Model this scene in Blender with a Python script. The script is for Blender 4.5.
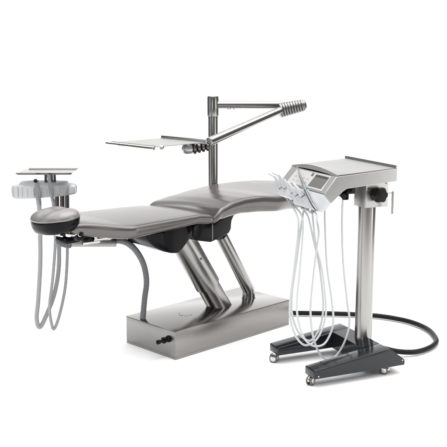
import bpy, bmesh, math, random
from mathutils import Vector, Matrix
from math import radians as rad, sin, cos, pi
random.seed(4)
S = bpy.context.scene
for o in list(bpy.data.objects): bpy.data.objects.remove(o)

# ------------------------------------------------------------------ camera
cd = bpy.data.cameras.new('camera'); cam = bpy.data.objects.new('camera', cd)
S.collection.objects.link(cam); S.camera = cam
cd.sensor_width = 36; cd.lens = 72.48; cd.clip_end = 500
cam.location = (0, 0, 1.4); cam.rotation_euler = (rad(90 - 10.554), 0, 0)

# ------------------------------------------------------------------ world light: added bright top for fill, dark sides for the steel to mirror
w = bpy.data.worlds.new('World'); S.world = w; w.use_nodes = True
nt = w.node_tree; nt.nodes.clear()
N = nt.nodes.new; L = nt.links.new
out = N('ShaderNodeOutputWorld'); bg = N('ShaderNodeBackground'); L(bg.outputs[0], out.inputs[0])
tc = N('ShaderNodeTexCoord'); sp = N('ShaderNodeSeparateXYZ'); L(tc.outputs['Generated'], sp.inputs[0])
def M_(op, a, b=None):
    n = N('ShaderNodeMath'); n.operation = op
    for i, v in enumerate((a, b)):
        if v is None: continue
        if isinstance(v, (int, float)): n.inputs[i].default_value = v
        else: L(v, n.inputs[i])
    return n.outputs[0]
def MR(v, a, b):
    n = N('ShaderNodeMapRange'); n.interpolation_type = 'SMOOTHSTEP'; n.inputs[1].default_value = a; n.inputs[2].default_value = b
    L(v, n.inputs[0]); return n.outputs[0]
top = MR(sp.outputs[2], 0.50, 0.66)
mix = N('ShaderNodeMix'); mix.data_type = 'RGBA'; L(top, mix.inputs[0])
mix.inputs[6].default_value = (0.20, 0.20, 0.20, 1); mix.inputs[7].default_value = (2.4, 2.4, 2.4, 1)
L(mix.outputs[2], bg.inputs[0]); bg.inputs[1].default_value = 1.0

def area(name, loc, target, sx, sy, power, col=(1, 1, 1)):
    d = bpy.data.lights.new(name, 'AREA'); d.shape = 'RECTANGLE'; d.size = sx; d.size_y = sy; d.energy = power; d.color = col
    o = bpy.data.objects.new(name, d); S.collection.objects.link(o); o.location = loc
    o.rotation_euler = (Vector(target) - Vector(loc)).to_track_quat('-Z', 'Y').to_euler(); return o
area('overhead_softbox', (0.2, 4.2, 4.2), (0, 4.2, 0), 3.6, 2.8, 88)
area('left_softbox', (-3.5, 3.2, 1.15), (0, 4.2, 0.5), 1.0, 2.2, 10, (.82, .91, 1))
area('right_softbox', (3.3, 2.9, 1.15), (0.3, 4.2, 0.5), 1.0, 2.2, 24, (1, .96, .91))
area('rear_softbox', (-1.3, -0.6, 1.5), (0, 4.2, 0.6), 1.0, 2.2, 18, (1, .96, .92))
area('backdrop_light', (-2.7, 6.0, 3.6), (-.6, 9, 2.3), 1.5, 1.0, 42)
area('backdrop_light', (2.7, 6.0, 3.6), (.6, 9, 2.3), 1.5, 1.0, 42)

S.view_settings.view_transform = 'Standard'; S.view_settings.look = 'None'
S.view_settings.exposure = 0; S.view_settings.gamma = 1
S.render.engine = 'CYCLES'; S.cycles.max_bounces = 8

# ------------------------------------------------------------------ materials
def mat(name, col, rough=0.4, metal=0.0, spec=0.5, coat=0.0, bump=None, vary=None, rvary=None, alpha=None):
    m = bpy.data.materials.new(name); m.use_nodes = True; t = m.node_tree; b = t.nodes['Principled BSDF']
    b.inputs['Base Color'].default_value = (*col, 1); b.inputs['Roughness'].default_value = rough
    b.inputs['Metallic'].default_value = metal; b.inputs['Specular IOR Level'].default_value = spec
    b.inputs['Coat Weight'].default_value = coat; b.inputs['Coat Roughness'].default_value = 0.08
    def noise(scale, sc, det=4):
        c = t.nodes.new('ShaderNodeTexCoord'); mp = t.nodes.new('ShaderNodeMapping'); mp.inputs['Scale'].default_value = sc
        n = t.nodes.new('ShaderNodeTexNoise'); n.inputs['Scale'].default_value = scale; n.inputs['Detail'].default_value = det
        t.links.new(c.outputs['Object'], mp.inputs[0]); t.links.new(mp.outputs[0], n.inputs[0]); return n.outputs[0]
    if vary:
        f = noise(vary[0], vary[1]); r = t.nodes.new('ShaderNodeMix'); r.data_type = 'RGBA'; t.links.new(f, r.inputs[0])
        r.inputs[6].default_value = (*[c * (1 - vary[2]) for c in col], 1); r.inputs[7].default_value = (*[c * (1 + vary[2]) for c in col], 1)
        t.links.new(r.outputs[2], b.inputs['Base Color'])
    if rvary:
        f = noise(rvary[0], rvary[1]); r = t.nodes.new('ShaderNodeMapRange'); t.links.new(f, r.inputs[0])
        r.inputs[3].default_value = rough * (1 - rvary[2]); r.inputs[4].default_value = rough * (1 + rvary[2])
        t.links.new(r.outputs[0], b.inputs['Roughness'])
    if bump:
        f = noise(bump[0], bump[1]); r = t.nodes.new('ShaderNodeBump'); r.inputs['Strength'].default_value = bump[2]; r.inputs['Distance'].default_value = bump[3]
        t.links.new(f, r.inputs['Height']); t.links.new(r.outputs[0], b.inputs['Normal'])
    return m
BR = (1, 1, 60)
m_floor = mat('white_paper', (.93, .93, .93), .7, spec=.1)
m_darkfloor = mat('dark_reflection_floor', (.05, .05, .05), .6, spec=.2)  # for the unseen floor, dark so the steel mirrors less white
m_base = mat('brushed_steel_panel', (.300, .291, .280), .30, 1, vary=(9, (1, 1, 60), .10), rvary=(20, (1, 1, 50), .25), bump=(12, (1.2, 1.2, 90), .12, .001))
m_lid = mat('brushed_steel_top', (.262, .255, .246), .16, 1, vary=(9, (1, 50, 1), .10), rvary=(20, (1, 50, 1), .25), bump=(12, (1.2, 90, 1), .08, .001))
m_tube = mat('polished_steel_tube', (.335, .33, .32), .22, 1, vary=(60, (1, 1, .03), .10), rvary=(60, (1, 1, .03), .15))
m_chrome = mat('chrome', (.62, .61, .60), .08, 1)
m_pale = mat('pale_cast_metal', (.55, .55, .55), .35, .7)
m_joint = mat('grey_joint_metal', (.25, .245, .24), .28, 1)
m_satin = mat('satin_steel', (.43, .43, .43), .32, 1, vary=(30, (1, 1, 1), .08), bump=(60, (1, 1, 1), .05, .001))
m_dsteel = mat('dark_steel', (.16, .15, .145), .3, 1, rvary=(50, (1, 1, 1), .3))
m_leather = mat('taupe_upholstery', (.130, .121, .117), .25, .60, spec=.4, vary=(4, (1, 1, 1), .04), bump=(2.2, (1, 1, 1), .05, .010))
m_leather2 = mat('taupe_headrest', (.20, .192, .186), .26, .12, spec=.7, vary=(8, (1, 1, 1), .07), bump=(3, (1, 1, 1), .06, .006))
m_black = mat('black_plastic', (.004, .0035, .005), .16, spec=.12, rvary=(20, (1, 1, 1), .3))
m_rubber = mat('black_rubber', (.008, .008, .008), .4, spec=.15, bump=(120, (1, 1, 1), .1, .0005))
m_graph = mat('graphite_paint', (.011, .0125, .015), .14, spec=.35, vary=(160, (1, 1, 1), .25), coat=.10, rvary=(6, (1, 1, 1), .15))
m_hose = mat('pale_silicone_hose', (.54, .55, .565), .35)
m_sucth = mat('grey_suction_hose', (.31, .31, .315), .4)
m_conduit = mat('grey_conduit', (.155, .16, .17), .45)
m_blueg = mat('blue_grey_plastic', (.09, .10, .12), .35)
m_white = mat('white_plastic', (.56, .57, .585), .32, vary=(8, (1, 1, 1), .05))
m_clear = mat('frosted_white_plastic', (.50, .51, .53), .22, spec=.6)
m_cradle = mat('pale_grey_cradle', (.36, .37, .385), .35)
m_panel = mat('pale_membrane', (.47, .46, .45), .35)
m_lip = mat('grey_silicone_lip', (.27, .265, .26), .4)
m_bezel = mat('grey_console', (.27, .262, .252), .32, .25, rvary=(20, (1, 1, 1), .2))
m_key = mat('printed_key', (.38, .37, .36), .4)
m_lcd = mat('lcd_glass', (.15, .15, .135), .12)
m_dark = mat('dark_print', (.02, .02, .02), .4)
m_traytop = mat('tray_top', (.26, .262, .255), .38, .25, rvary=(12, (1, 1, 1), .2))
m_traysteel = mat('tray_steel', (.29, .295, .275), .16, 1, rvary=(12, (1, 1, 1), .2))
m_blue = mat('light_blue_band', (.11, .20, .23), .3)
m_syr = mat('syringe_steel', (.20, .20, .20), .25, 1)
m_white2 = mat('white_ribbed_plastic', (.52, .53, .54), .38, vary=(10, (1, 1, 1), .05))

# ------------------------------------------------------------------ helpers
def empty(name, loc, rz, label, cat, group=None):
    o = bpy.data.objects.new(name, None); S.collection.objects.link(o); o.location = loc; o.rotation_euler = (0, 0, rz)
    o.empty_display_size = .05
    o['label'] = label; o['category'] = cat
    if group: o['group'] = group
    return o
def obj(name, bm, m, parent=None, smooth=True, world=False, angle=35):
    if world and parent:
        r = parent
        while r.parent: r = r.parent
        mw = Matrix.LocRotScale(r.location, r.rotation_euler, None).inverted()
        bmesh.ops.transform(bm, matrix=mw, verts=bm.verts)
    bmesh.ops.recalc_face_normals(bm, faces=bm.faces)
    me = bpy.data.meshes.new(name); bm.to_mesh(me); bm.free()
    ms = m if isinstance(m, (list, tuple)) else [m]
    for q in ms: me.materials.append(q)
    if smooth:
        me.polygons.foreach_set('use_smooth', [True] * len(me.polygons))
        me.set_sharp_from_angle(angle=rad(angle))
    o = bpy.data.objects.new(name, me); S.collection.objects.link(o)
    if parent: o.parent = parent
    return o
def tag(o, label, cat, group=None):
    o['label'] = label; o['category'] = cat
    if group: o['group'] = group
    return o
def bevel(bm, geom_edges, off, seg=2):
    bmesh.ops.bevel(bm, geom=geom_edges, offset=off, offset_type='OFFSET', segments=seg, profile=.5, affect='EDGES', clamp_overlap=True)
def merge(bm, b2):
    me = bpy.data.meshes.new('tmp'); b2.to_mesh(me); b2.free(); bm.from_mesh(me); bpy.data.meshes.remove(me)
def box(bm, lo, hi, bev=0, seg=2, mtx=None):
    b = bmesh.new(); bmesh.ops.create_cube(b, size=1)
    for v in b.verts:
        v.co = Vector([lo[i] + (v.co[i] + .5) * (hi[i] - lo[i]) for i in range(3)])
    if bev: bevel(b, b.edges[:], bev, seg)
    if mtx: bmesh.ops.transform(b, matrix=mtx, verts=b.verts)
    merge(bm, b)
def prism(bm, pts, fn, t0, t1, bev=0, seg=2):
    """pts: outline (a,b); fn(a,b,t) -> point; extruded from t0 to t1"""
    b = bmesh.new()
    A = [b.verts.new(fn(p[0], p[1], t0)) for p in pts]; B = [b.verts.new(fn(p[0], p[1], t1)) for p in pts]
    n = len(pts); b.faces.new(A); b.faces.new(B[::-1])
    for i in range(n): b.faces.new((A[i], B[i], B[(i + 1) % n], A[(i + 1) % n]))
    bmesh.ops.recalc_face_normals(b, faces=b.faces)
    if bev: bevel(b, b.edges[:], bev, seg)
    merge(bm, b)
def basis(ax):
    ax = Vector(ax).normalized(); t = Vector((0, 0, 1)) if abs(ax.z) < .9 else Vector((1, 0, 0))
    x = ax.cross(t).normalized(); return x, ax.cross(x).normalized(), ax
def lathe(bm, prof, o, ax, seg=32, sq=(1, 1)):
    x, y, a = basis(ax); o = Vector(o); rings = []
    b = bmesh.new()
    for r, h in prof:
        if r < 1e-6: rings.append([b.verts.new(o + a * h)])
        else: rings.append([b.verts.new(o + a * h + x * (r * sq[0] * cos(2 * pi * i / seg)) + y * (r * sq[1] * sin(2 * pi * i / seg))) for i in range(seg)])
    for p, q in zip(rings, rings[1:]):
        for i in range(seg):
            j = (i + 1) % seg
            if len(p) == 1 and len(q) == 1: continue
            if len(p) == 1: b.faces.new((p[0], q[j], q[i]))
            elif len(q) == 1: b.faces.new((p[i], p[j], q[0]))
            else: b.faces.new((p[i], p[j], q[j], q[i]))
    if len(rings[0]) > 1: b.faces.new(rings[0])
    if len(rings[-1]) > 1: b.faces.new(rings[-1][::-1])
    merge(bm, b)
def cyl(bm, a, b_, r, seg=32, r2=None, bev=0.0015):
    a = Vector(a); b_ = Vector(b_); h = (b_ - a).length; r2 = r if r2 is None else r2
    lathe(bm, [(r - bev, 0), (r, bev), (r2, h - bev), (r2 - bev, h)], a, b_ - a, seg)
def spline(pts, n=8):
    P = [Vector(p) for p in pts]; P = [P[0] * 2 - P[1]] + P + [P[-1] * 2 - P[-2]]; out = []
    for i in range(1, len(P) - 2):
        p0, p1, p2, p3 = P[i - 1:i + 3]
        for k in range(n):
            t = k / n
            out.append(.5 * ((2 * p1) + (p2 - p0) * t + (2 * p0 - 5 * p1 + 4 * p2 - p3) * t * t + (3 * p1 - p0 - 3 * p2 + p3) * t ** 3))
    out.append(P[-2]); return out
def tube(bm, pts, r, seg=12, n=8, rf=None, smoothit=True):
    P = spline(pts, n) if smoothit else [Vector(p) for p in pts]
    b = bmesh.new(); prev = None; rings = []
    for i, p in enumerate(P):
        t = (P[min(i + 1, len(P) - 1)] - P[max(i - 1, 0)]).normalized()
        if prev is None: x, _, _ = basis(t)
        else: x = (prev - t * prev.dot(t)).normalized()
        prev = x; y = t.cross(x); rr = rf(i / (len(P) - 1)) if rf else r
        rings.append([b.verts.new(p + x * rr * cos(2 * pi * k / seg) + y * rr * sin(2 * pi * k / seg)) for k in range(seg)])
    for p, q in zip(rings, rings[1:]):
        for k in range(seg): b.faces.new((p[k], p[(k + 1) % seg], q[(k + 1) % seg], q[k]))
    b.faces.new(rings[0]); b.faces.new(rings[-1][::-1]); merge(bm, b)
def resample(P, n):
    d = [0]
    for a, b in zip(P, P[1:]): d.append(d[-1] + (b - a).length)
    out = []; j = 0
    for i in range(n + 1):
        t = d[-1] * i / n
        while j < len(d) - 2 and d[j + 1] < t: j += 1
        out.append(P[j].lerp(P[j + 1], (t - d[j]) / (d[j + 1] - d[j])))
    return out
def lerp_tab(tab, x):
    if x <= tab[0][0]: return tab[0][1]
    for (a, va), (b, vb) in zip(tab, tab[1:]):
        if x <= b:
            t = (x - a) / (b - a); t = t * t * (3 - 2 * t) * .35 + t * .65; return va + (vb - va) * t
    return tab[-1][1]
def NB(): return bmesh.new()

# ------------------------------------------------------------------ setting
bm = NB(); b_ = bmesh.ops.create_grid(bm, x_segments=1, y_segments=1, size=40); bmesh.ops.translate(bm, vec=(0, 0, -.006), verts=bm.verts)
fl = obj('unseen_dark_floor', bm, m_darkfloor, smooth=False); fl['kind'] = 'structure'  # added out of view to give the steel tubes dark reflections
bm = NB(); pf = [(0.9, 0.0), (7.4, 0.0)] + [(7.4 + 1.6 * sin(rad(t)), 1.6 - 1.6 * cos(rad(t))) for t in range(6, 91, 6)] + [(9.0, 5.2)]
rows = [[bm.verts.new((x_, y_, z_)) for x_ in (-3.4, 3.4)] for y_, z_ in pf]
for p, q in zip(rows, rows[1:]): bm.faces.new((p[0], p[1], q[1], q[0]))
fl = obj('paper_backdrop', bm, m_floor, angle=60); fl['kind'] = 'structure'

# ================================================================== DENTAL CHAIR (local: x towards the feet, y away from the camera)
CH = (-0.067, 4.435, 0); CY = .778
chair = empty('dental_chair', CH, CY, 'reclined dental treatment chair with taupe upholstery on a long brushed steel plinth', 'dental chair')
a2, b2, bh = .4006, .1834, .1385
bm = NB(); box(bm, (-a2, -b2, .0), (a2, b2, .009), .001, 1); box(bm, (-a2 + .0, -b2 - .0, .0105), (a2, b2, bh - .0035), .0025, 2)
base = obj('plinth', bm, m_base, chair, angle=25)
bm = NB(); box(bm, (-a2 - .0012, -b2 - .0012, bh - .003), (a2 + .0012, b2 + .0012, bh), .0012, 2)
obj('plinth_lid', bm, m_lid, base, angle=25)
bm = NB(); box(bm, (-a2 + .002, -b2 + .002, .008), (a2 - .002, b2 - .002, .012)); obj('plinth_seam', bm, m_dsteel, base, smooth=False)
# emblem on lid : broken ring of dark arcs
bm = NB()
for t0, t1, rr in ((200, 250, .033), (262, 300, .033), (312, 345, .033), (150, 172, .033), (225, 245, .022)):
    n = 8; vi = []; vo = []
    for i in range(n + 1):
        t = rad(t0 + (t1 - t0) * i / n - 45)
        vi.append(bm.verts.new((-.172 + (rr - .0022) * cos(t), 0 + (rr - .0022) * sin(t), bh + .0006))); vo.append(bm.verts.new((-.172 + (rr + .0022) * cos(t), (rr + .0022) * sin(t), bh + .0006)))
    for i in range(n): bm.faces.new((vi[i], vo[i], vo[i + 1], vi[i + 1]))
obj('emblem', bm, m_dark, base, smooth=False)
# foot knob on end face
bm = NB(); lathe(bm, [(.016, 0), (.017, .004), (.015, .010), (.0115, .014), (.0115, .022), (.015, .026), (.0155, .034), (.009, .039), (.0075, .046), (.0075, .053), (.0105, .056), (.0105, .068), (.006, .072), (0, .073)], (-a2 - .001, -.137, .094), (-1, .05, -.06), 20)
obj('control_knob', bm, m_black, chair)

# lift tubes
def along(p, q, t): return Vector(p).lerp(Vector(q), t)
tf, tt = Vector((.062, .0, bh + .0005)), Vector((-.240, .0, .597))
bm = NB(); d = (tt - tf).normalized()
def slant_tube(bm, p, q, r, seg=40):        # foot cut flat on the lid
    b = bmesh.new(); ax = (Vector(q) - Vector(p)); x, y, a = basis(ax); lo = []; hi = []
    for i in range(seg):
        off = x * r * cos(2 * pi * i / seg) + y * r * sin(2 * pi * i / seg)
        base_ = Vector(p) + off; k_ = (p[2] - base_.z) / a.z; lo.append(b.verts.new(base_ + a * k_)); hi.append(b.verts.new(Vector(q) + off))
    for i in range(seg): b.faces.new((lo[i], lo[(i + 1) % seg], hi[(i + 1) % seg], hi[i]))
    b.faces.new(lo); b.faces.new(hi[::-1]); merge(bm, b)
slant_tube(bm, tf, tt, .0590); t1 = obj('lift_column', bm, m_tube, chair)
bm = NB(); s0 = along(tf, tt, .28); lathe(bm, [(.0592, 0), (.0655, .0), (.0665, .001), (.0665, (tt - s0).length), (.04, (tt - s0).length)], s0, d, 48); obj('sleeve', bm, m_tube, t1)
bm = NB(); cyl(bm, along(tf, tt, .62) + Vector((0, -.064, 0)), along(tf, tt, .62) + Vector((0, -.0705, .0)), .006, 14); obj('bolt', bm, m_dsteel, t1)
bm = NB()
tube(bm, [(.281, 0, bh), (.281, 0, .183), (.078, 0, .50)], .0335, 40, smoothit=False)
g = obj('support_strut', bm, m_tube, chair)
bm = NB(); lathe(bm, [(.0338, 0), (.0365, .0), (.0365, .0022), (.0338, .0026)], (.281, 0, bh), (0, 0, 1), 40); obj('collar', bm, m_tube, g)

# pads -----------------------------------------------------------------
def pad(bm, u0, u1, hw, ztn, ztf, thick, crown, r0, r1, nu=96, groove=0.0):
    """u0,u1 ends; hw(u), z top near(u), z top far(u), thick(u)"""
    b = bmesh.new(); rings = []
    cs = []
    # cross-section template: (lateral fraction, inset metres, height fraction from bottom 0..1, crown fraction)
    for i in range(13):                                  # top, far to near
        f = 1 - 2 * i / 12; cs.append((f, .020, 1.0, 1 - f * f))
    near = [(-1, .012, .975, 0), (-1, .0055, .91, 0), (-1, .0015, .80, 0), (-1, .0, .66, 0), (-1, .004, .42, 0), (-1, .013, .20, 0), (-1, .024, .05, 0), (-1, .036, .0, 0)]
    far = [(1, a[1], a[2], 0) for a in near][::-1]
    cs = cs + near + [(-.5, .0, .0, 0), (0, 0, 0, 0), (.5, 0, 0, 0)] + far
    for k_ in range(nu + 1):
        s = .5 - .5 * cos(pi * k_ / nu); u = u0 + (u1 - u0) * s
        e0 = min(1, (u - u0) / r0); e1 = min(1, (u1 - u) / r1)
        q = math.sqrt(max(0, 1 - (1 - e0) ** 2)) * math.sqrt(max(0, 1 - (1 - e1) ** 2)); q = max(q, .02)
        W_ = hw(u) - (1 - q) * .022; ring = []
        for f, ins, hf, cr in cs:
            v = f * (W_ - ins * (.4 + .6 * q)) if abs(f) == 1 else f * (W_ - .02)
            fr = (v / max(W_, .01) + 1) / 2
            zt = ztn(u) + (ztf(u) - ztn(u)) * fr; th = thick(u)
            zb = zt - th; zm = zb + th * .42
            z = zb + th * hf + crown * cr * (q if hf == 1 else 0)
            if groove and hf == 1: z -= groove * math.exp(-(v / .035) ** 2)
            z = zm + (z - zm) * (.25 + .75 * q)
            ring.append(b.verts.new((u, v, z)))
        rings.append(ring)
    n = len(cs)
    for p, q in zip(rings, rings[1:]):
        for i in range(n): b.faces.new((p[i], p[(i + 1) % n], q[(i + 1) % n], q[i]))
    b.faces.new(rings[0]); b.faces.new(rings[-1][::-1]); merge(bm, b)
T = lerp_tab
bm = NB()
seat_n = [(-.2, .672), (-.15, .702), (-.08, .722), (0, .731), (.1, .730), (.25, .712), (.5, .690), (.9, .655)]
seat_f = [(-.2, .668), (-.15, .682), (-.05, .696), (.1, .712), (.25, .724), (.4, .731), (.5, .729), (.68, .716), (.9, .69)]
pad(bm, -.203, .86, lambda u: T([(-.2, .25), (.25, .254), (.27, .250), (.40, .215), (.85, .125)], u), lambda u: T(seat_n, u), lambda u: T(seat_f, u),
    lambda u: T([(-.2, .052), (-.08, .072), (.1, .082), (.9, .075)], u), .010, .035, .05)
seat = obj('seat_cushion', bm, m_leather, chair, angle=60)
bm = NB()
back_n = [(-.95, .705), (-.85, .700), (-.7, .684), (-.5, .686), (-.3, .687), (-.2, .672)]
back_f = [(-.95, .690), (-.85, .690), (-.6, .680), (-.4, .674), (-.18, .664)]
pad(bm, -.90, -.207, lambda u: T([(-.9, .100), (-.86, .112), (-.695, .246), (-.675, .252), (-.2, .25)], u), lambda u: T(back_n, u), lambda u: T(back_f, u),
    lambda u: T([(-.9, .062), (-.6, .058), (-.2, .045)], u), .008, .03, .025)
obj('back_cushion', bm, m_leather, chair, angle=60)
# black shells under the pads
def UV(a, b, t): return (a, t, b)
bm = NB(); prism(bm, [(-.885, .650), (-.66, .636), (-.24, .640), (-.24, .622), (-.66, .614), (-.87, .622)], UV, -.10, .10, .006); obj('back_shell', bm, m_black, chair)
bm = NB(); prism(bm, [(-.17, .640), (.1, .655), (.4, .640), (.78, .61), (.78, .595), (.4, .615), (.1, .628), (-.17, .61)], UV, -.12, .12, .006); obj('seat_shell', bm, m_black, chair)
# hinge housings
bm = NB(); prism(bm, [(-.525, .608), (-.505, .572), (-.465, .538), (-.41, .510), (-.365, .496), (-.33, .492), (-.300, .508), (-.262, .540), (-.236, .565), (-.235, .612)], UV, -.13, .13, .010, 3)
h1 = obj('hinge_housing', bm, m_black, chair, angle=50)
bm = NB(); lathe(bm, [(.0, -.006), (.066, -.006), (.072, -.001), (.072, .0), (.0, .001)], (-.345, -.131, .575), (0, -1, 0), 40); obj('pivot_cover', bm, m_black, h1)
bm = NB(); prism(bm, [(-.232, .606), (-.231, .556), (-.211, .535), (-.113, .512), (-.09, .516), (.012, .540), (.026, .560), (.030, .598), (.045, .622), (.075, .632), (.075, .645), (-.1, .640)], UV, -.125, .125, .010, 3)
h2_ = obj('hinge_housing', bm, m_black, chair, angle=50)
bm = NB(); prism(bm, [(-.108, .523), (-.101, .523), (-.101, .60), (-.108, .60)], UV, -.1262, -.1255, 0); obj('trim_line', bm, m_dsteel, h2_, smooth=False)
# headrest
bm = NB()
HR = Vector((-.918, 0, .722)); nu_, nv_ = 40, 20; b = bmesh.new(); rings = []
for j in range(nv_ + 1):
    ph = -pi / 2 + pi * j / nv_; ring = []
    for i in range(nu_):
        th_ = 2 * pi * i / nu_; c, s_ = cos(th_), sin(th_)
        ex = 2 / 2.3; cx = math.copysign(abs(c) ** ex, c); sy = math.copysign(abs(s_) ** ex, s_)
        cp = cos(ph) ** .72; sz = sin(ph)
        x = .090 * cx * cp; y = .124 * sy * cp
        hz = .040 if sz > 0 else .022
        z = hz * math.copysign(abs(sz) ** .95, sz) - .009 * math.exp(-((y + .01) / .035) ** 2) * max(0, sz) ** .5 * (1 if sz > 0 else 0)
        z += .10 * x - .07 * y; ring.append(b.verts.new(HR + Vector((x, y, z))))
    rings.append(ring)
for p, q in zip(rings, rings[1:]):
    for i in range(nu_): b.faces.new((p[i], p[(i + 1) % nu_], q[(i + 1) % nu_], q[i]))
bmesh.ops.remove_doubles(b, verts=b.verts, dist=.0005); merge(bm, b)
head = obj('headrest_cushion', bm, m_leather2, chair, angle=70)
bm = NB(); b = bmesh.new(); rings = []
for r, z in ((.2, -.056), (.70, -.054), (.86, -.046), (.95, -.026), (.985, -.006), (.985, .004), (.6, .004)):
    rings.append([b.verts.new(HR + Vector((.088 * r * math.copysign(abs(cos(t)) ** .8, cos(t)), .121 * r * math.copysign(abs(sin(t)) ** .8, sin(t)), z - .010 + .10 * .088 * r * cos(t) - .07 * .121 * r * sin(t)))) for t in [2 * pi * i / 36 for i in range(36)]])
for p, q in zip(rings, rings[1:]):
    for i in range(36): b.faces.new((p[i], p[(i + 1) % 36], q[(i + 1) % 36], q[i]))
b.faces.new(rings[0]); b.faces.new(rings[-1][::-1]); merge(bm, b)
obj('headrest_shell', bm, m_black, head, angle=50)
# articulated mount
bm = NB()
box(bm, (-.93, -.035, .655), (-.84, -.012, .672), .003); box(bm, (-.90, -.07, .640), (-.80, -.045, .662), .004)
cyl(bm, (-.935, -.075, .660), (-.935, -.02, .660), .013, 20); cyl(bm, (-.86, -.10, .652), (-.86, -.02, .652), .012, 20); cyl(bm, (-.79, -.12, .640), (-.79, -.03, .640), .014, 20)
tube(bm, [(-.95, -.06, .668), (-.90, -.085, .655), (-.84, -.09, .645), (-.76, -.085, .628)], .006, 10)
cyl(bm, (-.80, -.112, .622), (-.70, -.112, .618), .007, 14); cyl(bm, (-.83, -.07, .604), (-.74, -.07, .600), .008, 14)
mt = obj('headrest_mount', bm, m_chrome, chair)
bm = NB(); box(bm, (-.90, -.055, .606), (-.70, .03, .632), .006); box(bm, (-.84, -.105, .612), (-.76, -.05, .634), .005); obj('mount_block', bm, m_black, mt)
bm = NB()
for (u, v, z, r) in ((-.935, -.077, .660, .0085), (-.86, -.102, .652, .008), (-.79, -.122, .640, .009)):
    bm = NB(); cyl(bm, (u, v, z), (u, v - .012, z), r, 16); obj('locking_knob', bm, m_black, mt)
bm = NB(); box(bm, (-.82, -.085, .622), (-.70, -.06, .640), .005); obj('release_lever', bm, m_black, mt)
# conduit from the plinth up to the swivel arm
bm = NB()
cp_ = spline([(-.575, .055, .560), (-.525, .055, .553), (-.475, .057, .530), (-.424, .06, .483), (-.380, .065, .412), (-.356, .075, .324), (-.366, .08, .237), (-.378, .082, .139)], 26)
tube(bm, resample(cp_, 280), .0145, 16, smoothit=False, rf=lambda t: .0142 + .0011 * sin(t * 280 * pi / 2))
obj('conduit', bm, m_conduit, chair, angle=70)

# ================================================================== ASSISTANT UNIT (world axes)
au = empty('assistant_unit', (-.49, 4.05, .50), 0, 'white ribbed holder unit on a flat steel arm swung out behind the headrest', 'dental unit')
bm = NB(); box(bm, (-.700, 4.035, .5385), (-.492, 4.065, .568), .002); obj('swivel_arm', bm, m_joint, au, world=True)
bm = NB(); prism(bm, [(-.772, .574), (-.765, .556), (-.745, .541), (-.72, .534), (-.698, .533), (-.698, .566), (-.73, .577), (-.765, .582)], lambda a, c, t: (a, t, c), 4.028, 4.072, .005, 3)
obj('arm_joint', bm, m_blueg, au, world=True)
bm = NB()
for x_ in (-.790, -.765, -.742): cyl(bm, (x_, 4.20, .60), (x_ + .004, 4.20, .785), .011, 16)
cyl(bm, (-.752, 4.055, .572), (-.762, 4.19, .62), .017, 20)
obj('upright', bm, m_dsteel, au, world=True)
# ribbed body : plan outline with ribs
bm = NB(); b = bmesh.new()
plan = [(-.985, 4.16), (-.972, 4.125), (-.93, 4.105), (-.86, 4.10), (-.79, 4.115), (-.73, 4.14), (-.70, 4.165), (-.693, 4.20), (-.715, 4.225), (-.80, 4.235), (-.90, 4.235), (-.965, 4.225), (-.988, 4.20)]
pl = spline(plan + [plan[0]], 10)[:-1]
rings = []
cen = Vector((-.84, 4.17, 0))
for z, sc in ((.752, .93), (.748, .975), (.756, 1.0), (.800, 1.005), (.808, .985), (.810, .95), (.811, .80), (.816, .76), (.822, .74)):
    ring = []
    for i, p in enumerate(pl):
        p = Vector((p[0], p[1], 0)); dlt = p - cen
        rib = (1 + .018 * (1 if (i // 3) % 2 == 0 else -1)) if .75 < z < .806 else 1
        ring.append(b.verts.new(cen + dlt * sc * rib + Vector((0, 0, z + .018 * ((p.x + .98) / .28) * (1 if z < .78 else 0) * .8))))
    rings.append(ring)
n = len(pl)
for p, q in zip(rings, rings[1:]):
    for i in range(n): b.faces.new((p[i], p[(i + 1) % n], q[(i + 1) % n], q[i]))
b.faces.new(rings[0]); b.faces.new(rings[-1][::-1]); merge(bm, b)
for i in range(0, n, 4):
    p = Vector((pl[i].x, pl[i].y, 0)); dlt = p - cen; c_ = cen + dlt * 1.012
    if p.y > 4.19: continue
    off = .018 * ((p.x + .98) / .28) * .8
    cyl(bm, (c_.x, c_.y, .757 + off), (c_.x, c_.y, .803), .0042, 8)
hb = obj('holder_body', bm, m_white2, au, world=True, angle=30)
bm = NB(); box(bm, (-.712, 4.105, .772), (-.685, 4.14, .812), .007, 3); obj('end_cap', bm, m_white2, hb, world=True)
bm = NB()
for x_ in (-.832, -.818, -.804, -.790): cyl(bm, (x_, 4.18, .818), (x_, 4.18, .8665), .0065, 12)
obj('tray_post', bm, m_dsteel, au, world=True)
bm = NB(); cyl(bm, (-.811, 4.18, .8605), (-.811, 4.18, .8665), .035, 28); obj('tray_mount', bm, m_satin, au, world=True)
# tray resting on the unit
tr = empty('instrument_tray', (-.825, 4.18, .867), 0, 'small flat steel tray with turned-up rims on top of the white ribbed holder unit', 'tray', 'steel instrument trays')
def tray(parent, x0, x1, y0, y1, z, th=.0015, rim=.006):
    bm = NB(); box(bm, (x0, y0, z), (x1, y1, z + th)); box(bm, (x0 + .002, y0 + .002, z - .0035), (x1 - .002, y0 + .005, z - .0002)); p = obj('tray_plate', bm, m_traysteel, parent, smooth=False)
    bm = NB(); prism(bm, [(y0, z), (y0 - .004, z + rim), (y0 - .0025, z + rim + .001), (y0 + .0015, z + .0016)], lambda a, c, t: (t, a, c), x0 - .003, x1 + .003)
    obj('rim', bm, m_dsteel, parent, smooth=False); bm = NB()
    prism(bm, [(y1, z), (y1 + .004, z + rim), (y1 + .0025, z + rim + .001), (y1 - .0015, z + .0016)], lambda a, c, t: (t, a, c), x0 + .02, x1 + .003)
    obj('rim', bm, m_dsteel, parent, smooth=False); return p
tray(tr, -.124, .128, -.085, .085, 0)

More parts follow.
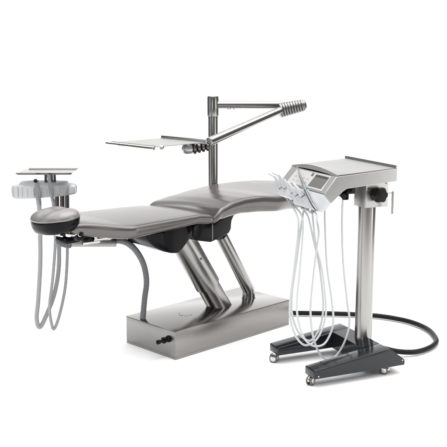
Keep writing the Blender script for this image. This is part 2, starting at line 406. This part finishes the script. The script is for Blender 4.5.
# suction handpieces with hoses, hanging in the holder
def suction(name, label, pts, r, hp, topball, grp):
    e = empty(name, hp[1], 0, label, 'suction handpiece', grp)
    a_, b__ = Vector(hp[0]), Vector(hp[1])
    L_ = (b__ - a_).length
    bm = NB(); lathe(bm, [(r * .9, 0), (r * 1.15, .004), (r * 1.15, .03), (r * 1.35, .04), (r * 1.35, L_ * .55), (r * 1.0, L_ * .62), (r * .95, L_ * .88), (r * 1.1, L_ * .92), (r * .9, L_)], a_, b__ - a_, 20)
    h_ = obj('handle', bm, m_sucthandle, e, world=True)
    if topball:
        bm = NB(); bmesh.ops.create_uvsphere(bm, u_segments=20, v_segments=12, radius=.0095)
        bmesh.ops.translate(bm, vec=b__ + Vector((-.002, -.010, -.001)), verts=bm.verts); obj('stopper', bm, m_rubber, e, world=True)
    bm = NB(); tube(bm, pts, r, 16, 12); obj('hose', bm, m_sucth, e, world=True); return e
m_sucthandle = mat('grey_handle', (.27, .275, .285), .32, .35)
suction('suction_handpiece', 'thick grey suction hose handpiece with black tip at the left of the ribbed holder', [(-.846, 4.075, .735), (-.847, 4.08, .667), (-.855, 4.10, .47), (-.878, 4.13, .27), (-.892, 4.14, .165), (-.879, 4.15, .122), (-.846, 4.16, .185), (-.809, 4.17, .281), (-.786, 4.18, .403), (-.781, 4.18, .548), (-.790, 4.19, .64)], .0108, ((-.846, 4.075, .725), (-.856, 4.085, .840)), True, 'suction handpieces in the holder')
suction('suction_handpiece', 'thinner grey suction handpiece leaning in the middle of the ribbed holder beside the tray post', [(-.784, 4.085, .745), (-.782, 4.10, .66), (-.786, 4.12, .548), (-.806, 4.13, .37), (-.826, 4.13, .235), (-.822, 4.135, .150), (-.810, 4.14, .116), (-.784, 4.15, .182), (-.756, 4.16, .305), (-.744, 4.17, .427), (-.740, 4.18, .548), (-.742, 4.19, .64)], .0075, ((-.784, 4.085, .74), (-.800, 4.085, .865)), False, 'suction handpieces in the holder')

# ================================================================== OVERHEAD TRAY ARM
pw = Vector((-.0565, 4.86, 0))
ta = empty('overhead_support', (pw.x, pw.y, .50), 0, 'tall steel pole behind the chair carrying a folding jointed arm with a tray bracket', 'support arm')
bm = NB(); cyl(bm, (pw.x, pw.y, .50), (pw.x, pw.y, 1.10), .0262, 40); pole = obj('pole', bm, m_tube, ta, world=True)
bm = NB(); lathe(bm, [(.027, 0), (.0305, 0), (.0310, .0015), (.0310, .100), (.0285, .1055), (.02, .107), (0, .1073)], (pw.x, pw.y, 1.082), (0, 0, 1), 40)
lathe(bm, [(.0262, 0), (.0285, .0005), (.0285, .004), (.0262, .005)], (pw.x, pw.y, 1.072), (0, 0, 1), 40)
obj('pole_cap', bm, m_tube, ta, world=True)
bm = NB(); cyl(bm, (pw.x, pw.y, .525), (-.05, 4.50, .555), .018, 24); obj('pole_bracket', bm, m_dsteel, ta, world=True)
ez = 1.142
bm = NB(); cyl(bm, (pw.x + .024, pw.y, ez), (.315, pw.y, ez), .0212, 36); ua = obj('upper_arm', bm, m_tube, ta, world=True)
for x_ in (.02, .033, .052): bm = NB(); box(bm, (x_, 4.855, ez - .024), (x_ + .008, 4.865, ez - .018), .001); obj('screw', bm, m_dsteel, ua, world=True)
# elbow: ribbed boot
E0 = Vector((.300, 4.845, 1.112)); E1 = Vector((.432, 4.86, 1.140)); ed = (E1 - E0).normalized(); EL = (E1 - E0).length
bm = NB(); prof = [(.026, -.008)]
nr = 9
for i in range(nr):
    h0 = i * EL * .96 / nr; st = EL * .96 / nr
    R0 = .0415 - .0010 * i
    prof += [(R0 - .0045, h0), (R0 - .001, h0 + st * .2), (R0, h0 + st * .45), (R0 - .001, h0 + st * .7), (R0 - .0045, h0 + st * .95)]
prof += [(.030, EL * .97), (.029, EL * 1.0), (.022, EL * 1.06), (.010, EL * 1.09), (0, EL * 1.095)]
lathe(bm, prof, E0, ed, 36); obj('elbow_joint', bm, m_joint, ta, world=True, angle=50)
K0 = Vector((-.070, 4.36, .990))
bm = NB(); cyl(bm, E0 + Vector((.02, 0, .008)), K0, .0205, 36, r2=.0218, bev=.002); la = obj('lower_arm', bm, m_tube, ta, world=True)
# wrist joint: ribbed, axis to the left
W0 = Vector((-.066, 4.385, .966)); W1 = Vector((-.208, 4.36, .953)); wd = (W1 - W0).normalized()
bm = NB(); prof = [(.015, 0)]
for i in range(4):
    h0 = .004 + i * .0215; R0 = .0215 + .0025 * i
    prof += [(R0 - .007, h0), (R0, h0 + .003), (R0 + .0005, h0 + .012), (R0 - .001, h0 + .015), (R0 - .008, h0 + .018)]
lathe(bm, prof + [(.02, .094)], W0, wd, 32); obj('wrist_boot', bm, m_dsteel, ta, world=True, angle=40)
bm = NB(); lathe(bm, [(.021, .088), (.0255, .090), (.0262, .110), (.025, .122), (.021, .132), (.013, .138), (0, .140)], W0, wd, 32); obj('wrist_housing', bm, m_pale, ta, world=True, angle=45)
# bracket frame under tray: aligned with the chair
BM = Matrix.Rotation(CY, 4, 'Z')
tz = .9945
def chair_pt(u, v, z): return Vector(CH) + BM @ Vector((u, v, z))
bm = NB()
b = bmesh.new(); box(b, (-.128, -.045, tz - .012), (-.11, .2, tz - .003), .002); box(b, (-.40, .04, tz - .010), (-.12, .062, tz - .003), .002)
bmesh.ops.transform(b, matrix=Matrix.Translation(CH) @ BM, verts=b.verts); merge(bm, b)
cyl(bm, K0 + Vector((-.01, .0, -.005)), chair_pt(-.125, .03, tz - .006), .009, 16); cyl(bm, W1 + (W0 - W1) * .3, W1 + (W0 - W1) * .3 + Vector((0, 0, .035)), .012, 20)
obj('tray_bracket', bm, m_satin, ta, world=True)
# tray itself
tr2 = empty('instrument_tray', Vector(CH) + BM @ Vector((-.290, .056, tz)), CY, 'square flat steel tray between two bars held out over the chair by the jointed arm', 'tray', 'steel instrument trays')
u0, u1, v0, v1 = -.155, .155, -.175, .150
bm = NB(); box(bm, (u0, v0 + .01, 0), (u1, v1, .0035), .001, 1); obj('tray_plate', bm, m_traytop, tr2, smooth=False)
bm = NB(); box(bm, (u0 - .005, v0 + .012, -.006), (u0 + .003, v1, .0075), .001, 1); obj('rim', bm, m_dsteel, tr2, smooth=False)
bm = NB(); cyl(bm, (u0 - .016, v0 - .0, -.002), (u0 - .016, v1 + .02, -.002), .0085, 16)
cyl(bm, (u0 - .014, v1 + .014, .0), (u0 + .03, v1 + .012, .004), .005, 12); cyl(bm, (u0 - .014, v0 + .03, .0), (u0 + .004, v0 + .03, .0), .005, 12)
lathe(bm, [(.004, 0), (.008, .001), (.0085, .02), (.006, .022)], (u0 - .014, v1 + .003, 0), (0, 1, 0), 16)
obj('tray_handle', bm, m_chrome, tr2)
bm = NB(); box(bm, (u1 - .006, v0, .0035), (u1 + .006, v1, .0165), .0015)
obj('rim', bm, m_satin, tr2)
bm = NB(); lathe(bm, [(.004, 0), (.009, .002), (.009, .018), (.005, .02)], (u0 + .022, v0 + .004, -.001), (.6, -1, 0), 14); obj('catch', bm, m_chrome, tr2)

# ================================================================== DELIVERY CART
CO = (.388, 3.653, 0); CYW = rad(23.8)
cart = empty('delivery_cart', CO, CYW, 'wheeled dental delivery cart with a sloped console head on one steel column', 'dental cart')
CM = Matrix.Translation(CO) @ Matrix.Rotation(CYW, 4, 'Z')
def cw(p, q, z): return CM @ Vector((p, q, z))
def cinv(x, y, z): return CM.inverted() @ Vector((x, y, z))
PQ = lambda a, c, t: (a, t, c)
def leg(q0, q1):
    bm = NB(); prism(bm, [(0, .040), (0, .078), (.379, .129), (.463, .065), (.463, .041)], PQ, q0, q1, .005, 3); return bm
base = obj('leg', leg(0, .085), m_graph, cart); l2 = obj('leg', leg(.340, .425), m_graph, cart)
bm = NB(); prism(bm, [(.290, .040), (.290, .1185), (.3785, .1283), (.4615, .0645), (.4615, .0415)], PQ, .0855, .3395); cb = obj('crossbar', bm, m_graph, cart, smooth=False)
for p_, z_ in ((.448, .066), (.02, .052)): bm = NB(); cyl(bm, (p_, .002, z_), (p_, -.0018, z_), .0032, 12, bev=.0005); obj('screw', bm, m_chrome, base)
def castor(p, q, rz):
    piv = Vector((p, q, 0)); Rm = Matrix.Translation(piv) @ Matrix.Rotation(rz, 4, 'Z')
    bm = NB()
    for s in (-1, 1):
        lathe(bm, [(.006, 0), (.0165, .001), (.0195, .003), (.0205, .006), (.0195, .009), (.017, .0105)], (0.004, s * .0035, .0205), (0, s, 0), 28)
    bmesh.ops.transform(bm, matrix=Rm, verts=bm.verts); t = obj('castor', bm, m_dsteel, cart)
    bm = NB()
    for s in (-1, 1): lathe(bm, [(.0135, 0), (.0130, .0020), (.009, .0032), (.0045, .0036), (.0045, .006), (0, .0062)], (0.004, s * .0135, .0205), (0, s, 0), 24)
    b = bmesh.new(); bmesh.ops.create_uvsphere(b, u_segments=20, v_segments=14, radius=.0218)
    for v in list(b.verts):
        if v.co.z < -.002 or False: v.co.z = -.002
        v.co.y *= .38
    bmesh.ops.translate(b, vec=(.002, 0, .0225), verts=b.verts); merge(bm, b)
    cyl(bm, (-.002, 0, .03), (-.002, 0, .0408), .006, 14)
    bmesh.ops.transform(bm, matrix=Rm, verts=bm.verts); obj('castor_hood', bm, m_chrome, t)
castor(.006, .047, .5); castor(-.004, .378, -.9); castor(.381, .032, 2.2); castor(.381, .385, .3)
# column
bm = NB(); cyl(bm, (.366, .197, .118), (.366, .197, .76), .0397, 56); col = obj('column', bm, m_tube, cart)
bm = NB(); prism(bm, [(.3235, .738), (.3235, .860), (.4450, .866), (.4450, .738)], PQ, .150, .240, .002); blk = obj('column_block', bm, m_base, cart)
bm = NB(); box(bm, (.3275, .1490, .741), (.4425, .1502, .858)); obj('face_plate', bm, m_satin, blk, smooth=False)
for (p_, z_) in ((.340, .826), (.430, .845)): bm = NB(); lathe(bm, [(.004, 0), (.004, .0015), (.002, .002), (0, .002)], (p_, .149, z_), (0, -1, 0), 12); obj('screw', bm, m_dark, blk)
# star knob
bm = NB(); b = bmesh.new(); rings = []
for h_, s_ in ((0, .55), (.006, .6), (.008, .93), (.014, 1.0), (.026, 1.0), (.031, .93), (.033, .6), (.034, .3)):
    rings.append([b.verts.new((.385 + s_ * (.0335 + .0028 * cos(6 * t)) * cos(t), .149 - h_ * 1.2, .797 + s_ * (.0335 + .0028 * cos(6 * t)) * sin(t))) for t in [2 * pi * i / 48 for i in range(48)]])
for p, q in zip(rings, rings[1:]):
    for i in range(48): b.faces.new((p[i], p[(i + 1) % 48], q[(i + 1) % 48], q[i]))
b.faces.new(rings[0]); b.faces.new(rings[-1][::-1]); merge(bm, b)
obj('star_knob', bm, m_rubber, cart, angle=35)
bm = NB(); cyl(bm, (.40, .125, .806), (.4365, .105, .806), .0035, 12); cyl(bm, (.4375, .103, .712), (.4375, .103, .815), .0052, 14); obj('lock_lever', bm, m_satin, cart)

# console head ---------------------------------------------------------
prof = [(.385, .9285), (.385, .874), (.138, .856), (.119, .845), (.064, .799), (.030, .8395), (.086, .9085), (.118, .911)]
bm = NB(); prism(bm, prof, PQ, 0, .006, .0012, 1); prism(bm, prof, PQ, .394, .400, .0012, 1)
hd = NB(); merge(hd, bm)
prism(hd, [(.3845, .9275), (.3845, .876), (.3785, .876), (.3785, .922), (.12, .904), (.12, .910)], PQ, .0065, .3935)
prism(hd, [(.380, .8765), (.380, .8745), (.138, .8565), (.065, .8005), (.062, .803), (.136, .8605)], PQ, .0065, .3935)
head_ = obj('console_head', hd, m_satin_pl if False else m_satin, cart, angle=25)
# front face and lower white holder box
dn = Vector((-.79, 0, .614))
bm = NB(); prism(bm, [(.0885, .909), (.0315, .8395), (.040, .8335), (.098, .904)], PQ, .0065, .3935, .0008, 1); fc = obj('console_face', bm, m_bezel, cart, angle=25)
def on_face(s, q, off):     # s 0 at bottom .. 1 at top of the face
    return Vector((.0315 + .057 * s, q, .8395 + .0695 * s)) + Vector((-.773, 0, .634)) * off
def face_quad(bm, c, off, th=.0012):
    b = bmesh.new(); lo = [b.verts.new(on_face(s, q, off - th)) for s, q in c]; hi = [b.verts.new(on_face(s, q, off)) for s, q in c]
    b.faces.new(lo); b.faces.new(hi[::-1])
    for i in range(len(c)): b.faces.new((lo[i], hi[i], hi[(i + 1) % len(c)], lo[(i + 1) % len(c)]))
    merge(bm, b)
bm = NB(); face_quad(bm, [(.10, .035), (.10, .345), (.93, .335), (.95, .040)], .0012); obj('membrane_panel', bm, m_panel, fc, smooth=False)
bm = NB(); face_quad(bm, [(.20, .050), (.20, .160), (.86, .155), (.86, .046)], .0026); sc_ = obj('screen', bm, m_lcd, fc, smooth=False)
bm = NB(); face_quad(bm, [(.74, .052), (.74, .150), (.86, .150), (.86, .050)], .0034); obj('screen_header', bm, m_dark, sc_, smooth=False)
bm = NB()
for i in range(4):
    for j in range(2):
        q_ = .190 + i * .036; s_ = .28 + j * .22; face_quad(bm, [(s_, q_), (s_, q_ + .018), (s_ + .07, q_ + .012), (s_ + .07, q_)], .0020)
obj('key', bm, m_key, fc, smooth=False)
bm = NB(); face_quad(bm, [(.74, .175), (.74, .190), (.90, .190), (.90, .175)], .0030); obj('indicator', bm, m_blueg, fc, smooth=False)
# lower white box
bm = NB(); prism(bm, [(.0295, .8385), (.008, .773), (.020, .762), (.040, .772), (.0635, .7985)], PQ, .0, .235, .003, 2)
prism(bm, [(.0305, .838), (.012, .79), (.030, .776), (.060, .80)], PQ, .2355, .385, .003, 2)
obj('holder_box', bm, m_white, cart, angle=30)
bm = NB()
for q_ in (.38, .33, .26, .21, .165):
    lathe(bm, [(.009, -.012), (.0125, -.010), (.0133, .0), (.0125, .012), (.009, .014)], (.030, q_, .815), (-.55, 0, .83), 18)
    box(bm, (.028, q_ - .008, .800), (.055, q_ + .008, .815), .003); obj('handpiece_cradle', bm, m_cradle, cart, angle=40); bm = NB()
bm = NB(); box(bm, (.155, .030, .826), (.20, .12, .856), .006); cyl(bm, (.168, .06, .800), (.168, .06, .838), .014, 18); cyl(bm, (.135, .02, .822), (.15, .12, .835), .012, 16)
obj('hose_clamp', bm, m_black, cart)
# rear rail
bm = NB(); prism(bm, [(.377, .928), (.384, .928), (.3855, .9405), (.379, .9425)], PQ, .0, .415); obj('rear_rail', bm, m_satin, cart, smooth=False)
# top sheet with bowed front lip
tt_ = empty('tray_mat', cw(.25, .2, .917), CYW, 'large flat pale tray sheet with bowed front lip lying on the cart head', 'tray')
TM = Matrix.Translation(cw(.25, .2, .917)) @ Matrix.Rotation(CYW, 4, 'Z')
b = bmesh.new(); nq, npp = 28, 12; g1 = []; g0 = []
def top_pt(a, c, dz):    # a 0 front..1 back, c 0..1 along q
    p = .092 + (.374 - .092) * a; q = .004 + .400 * c
    z = .9135 + (.929 - .9135) * ((p - .12) / .265); bow = sin(pi * c) * .019 * max(0, 1 - a * 2.6) ** 1.5
    p2 = p + (.018 * (4 * (c - .5) ** 2) if a == 0 else 0) * 0
    return TM.inverted() @ (CM @ Vector((p2, q, z + bow + dz)))
for i in range(npp + 1):
    a = (i / npp) ** 1.3
    g1.append([b.verts.new(top_pt(a, j / nq, .0025)) for j in range(nq + 1)]); g0.append([b.verts.new(top_pt(a, j / nq, 0)) for j in range(nq + 1)])
for i in range(npp):
    for j in range(nq):
        b.faces.new((g1[i][j], g1[i][j + 1], g1[i + 1][j + 1], g1[i + 1][j])); b.faces.new((g0[i][j], g0[i + 1][j], g0[i + 1][j + 1], g0[i][j + 1]))
for i in range(npp):
    b.faces.new((g1[i][0], g1[i + 1][0], g0[i + 1][0], g0[i][0])); b.faces.new((g1[i][nq], g0[i][nq], g0[i + 1][nq], g1[i + 1][nq]))
for j in range(nq):
    b.faces.new((g1[0][j], g0[0][j], g0[0][j + 1], g1[0][j + 1])); b.faces.new((g1[npp][j], g1[npp][j + 1], g0[npp][j + 1], g0[npp][j]))
obj('sheet', b, m_traytop, tt_)
b = bmesh.new(); A_ = []; B_ = []; C_ = []; D_ = []
for j in range(nq + 1):
    c = j / nq; t_ = TM @ top_pt(0, c, 0) if False else top_pt(0, c, 0)
    A_.append(b.verts.new(t_ + Vector((.004, 0, 0)))); B_.append(b.verts.new(t_ + Vector((-.0015, 0, -.0005))))
    C_.append(b.verts.new(t_ + Vector((-.002, 0, -.004 - .012 * sin(pi * c))))); D_.append(b.verts.new(t_ + Vector((.003, 0, -.004 - .012 * sin(pi * c)))))
for j in range(nq):
    for X, Y in ((A_, B_), (B_, C_), (C_, D_), (D_, A_)): b.faces.new((X[j], X[j + 1], Y[j + 1], Y[j]))
obj('lip', b, m_lip, tt_)

# handpieces held in the cradles, each with its hose loop
hosegrp = 'white handpieces in the cart cradles'
def handpiece(label, tip, tail, hose, r=.0095, style=0):
    t0 = cw(*tail); t1_ = cw(*tip); e = empty('handpiece', t0, 0, label, 'handpiece', hosegrp)
    Lh = (t1_ - t0).length; ax = (t1_ - t0)
    bm = NB(); lathe(bm, [(.005, 0), (.0065, .006), (.0065, Lh * .12), (.0085, Lh * .15), (.0098, Lh * .30), (.0104, Lh * .50), (.0090, Lh * .54), (.0104, Lh * .58), (.0092, Lh * .78), (.0068, Lh * .88), (.0060, Lh * .97), (.004, Lh)], t0, ax, 20)
    hb_ = obj('handle', bm, m_clear, e, world=True, angle=50)
    bm = NB(); lathe(bm, [(.0092, Lh * .525), (.0106, Lh * .53), (.0106, Lh * .550), (.0092, Lh * .555)], t0, ax, 20); obj('ring', bm, m_dsteel, hb_, world=True)
    bm = NB(); lathe(bm, [(.0066, 0), (.0082, .002), (.0082, .016), (.0066, .018)], t0, ax, 16); obj('coupling', bm, m_joint, e, world=True)
    if style == 1:
        x, y, a = basis(ax); bm = NB(); cyl(bm, t1_ - a * .01, t1_ - a * .01 + (x * .3 + Vector((-.6, -.3, .35))).normalized() * .036, .0042, 12); obj('head', bm, m_chrome, e, world=True)
    bm = NB(); tube(bm, [t0 + ax * .05, t0 - ax.normalized() * .015] + [Vector(h) for h in hose], .0048, 12, 12); obj('hose', bm, m_hose, e, world=True)
s1 = [(.321, 3.80, .700), (.310, 3.80, .531), (.291, 3.80, .352), (.294, 3.80, .262), (.319, 3.80, .186), (.363, 3.81, .143), (.415, 3.83, .167), (.447, 3.84, .241), (.452, 3.84, .319), (.432, 3.84, .477), (.403, 3.84, .589), (.388, 3.84, .70), (.385, 3.85, .775)]
s2 = [(.339, 3.79, .705), (.331, 3.78, .514), (.319, 3.78, .358), (.324, 3.78, .277), (.349, 3.79, .191), (.392, 3.81, .142), (.442, 3.84, .135), (.473, 3.86, .170), (.489, 3.86, .235), (.480, 3.86, .336), (.455, 3.86, .495), (.442, 3.86, .696), (.441, 3.86, .80)]
s3 = [(.404, 3.825, .700), (.411, 3.815, .64), (.399, 3.82, .527), (.384, 3.82, .347), (.385, 3.82, .256), (.400, 3.82, .164), (.437, 3.84, .082), (.483, 3.88, .052), (.519, 3.90, .075), (.550, 3.90, .138), (.567, 3.90, .223), (.553, 3.90, .325), (.531, 3.90, .508), (.522, 3.90, .689), (.522, 3.88, .81)]
handpiece('white handpiece at the far left end of the cart cradles, hanging over the chair', (-.006, .385, .872), (.060, .365, .757), s1, style=1)
handpiece('second white handpiece from the left in the cart cradles', (-.012, .335, .884), (.060, .325, .752), s2, style=1)
handpiece('third white handpiece from the left in the cart cradles', (-.018, .270, .872), (.050, .215, .746), [(.372, 3.86, .70), (.396, 3.87, .60), (.420, 3.87, .50), (.440, 3.87, .36), (.443, 3.87, .27), (.425, 3.865, .195), (.385, 3.85, .150), (.335, 3.84, .19), (.305, 3.84, .27), (.302, 3.84, .37), (.322, 3.85, .53), (.345, 3.88, .70), (.37, 3.93, .80)])
handpiece('fourth white handpiece from the left in the cart cradles, without a loop of its own', (-.018, .232, .862), (.048, .165, .746), [(.385, 3.89, .73), (.40, 3.93, .765), (.41, 3.96, .80)])
handpiece('rightmost white handpiece in the cart cradles, its long hose loop hanging lowest', (-.014, .190, .864), (.045, .105, .746), s3)
# air-water syringe lying across the face
sy = empty('air_water_syringe', cw(-.035, -.05, .785), 0, 'thin dark silver syringe with a light blue band lying across the console face', 'syringe')
pts = [(.072, .318, .918), (.060, .282, .910), (.044, .240, .890), (.030, .190, .869), (.012, .130, .845), (-.010, .052, .816), (-.024, -.005, .797), (-.030, -.045, .783)]
bm = NB(); tube(bm, [cw(*p) for p in pts], .005, 12, 8, rf=lambda t: .0032 + .0038 * min(1, max(0, (t - .25) / .3)) - .002 * max(0, (t - .85) / .15)); sb = obj('barrel', bm, m_syr, sy, world=True)
bm = NB(); cyl(bm, cw(.0195, .156, .855), cw(.008, .118, .840), .0082, 16); obj('band', bm, m_blue, sb, world=True)
bm = NB(); tube(bm, [cw(.0165, .120, .8385), cw(.004, .09, .822), cw(-.006, .06, .812)], .0075, 12, 6); obj('button_lever', bm, m_clear, sb, world=True)

# supply hose lying on the floor
bm = NB(); tube(bm, [(.36, 4.749, .018), (.45, 4.745, .018), (.607, 4.735, .018), (.807, 4.702, .018), (.93, 4.636, .018), (1.005, 4.556, .018), (1.050, 4.450, .018), (1.058, 4.34, .018), (1.045, 4.24, .018), (.99, 4.150, .018), (.907, 4.083, .020), (.82, 4.068, .028), (.74, 4.060, .050)], .0125, 20, 12)
tag(obj('supply_hose', bm, m_rubber), 'thick black rubber hose curving on the white floor from plinth round to the cart', 'hose')
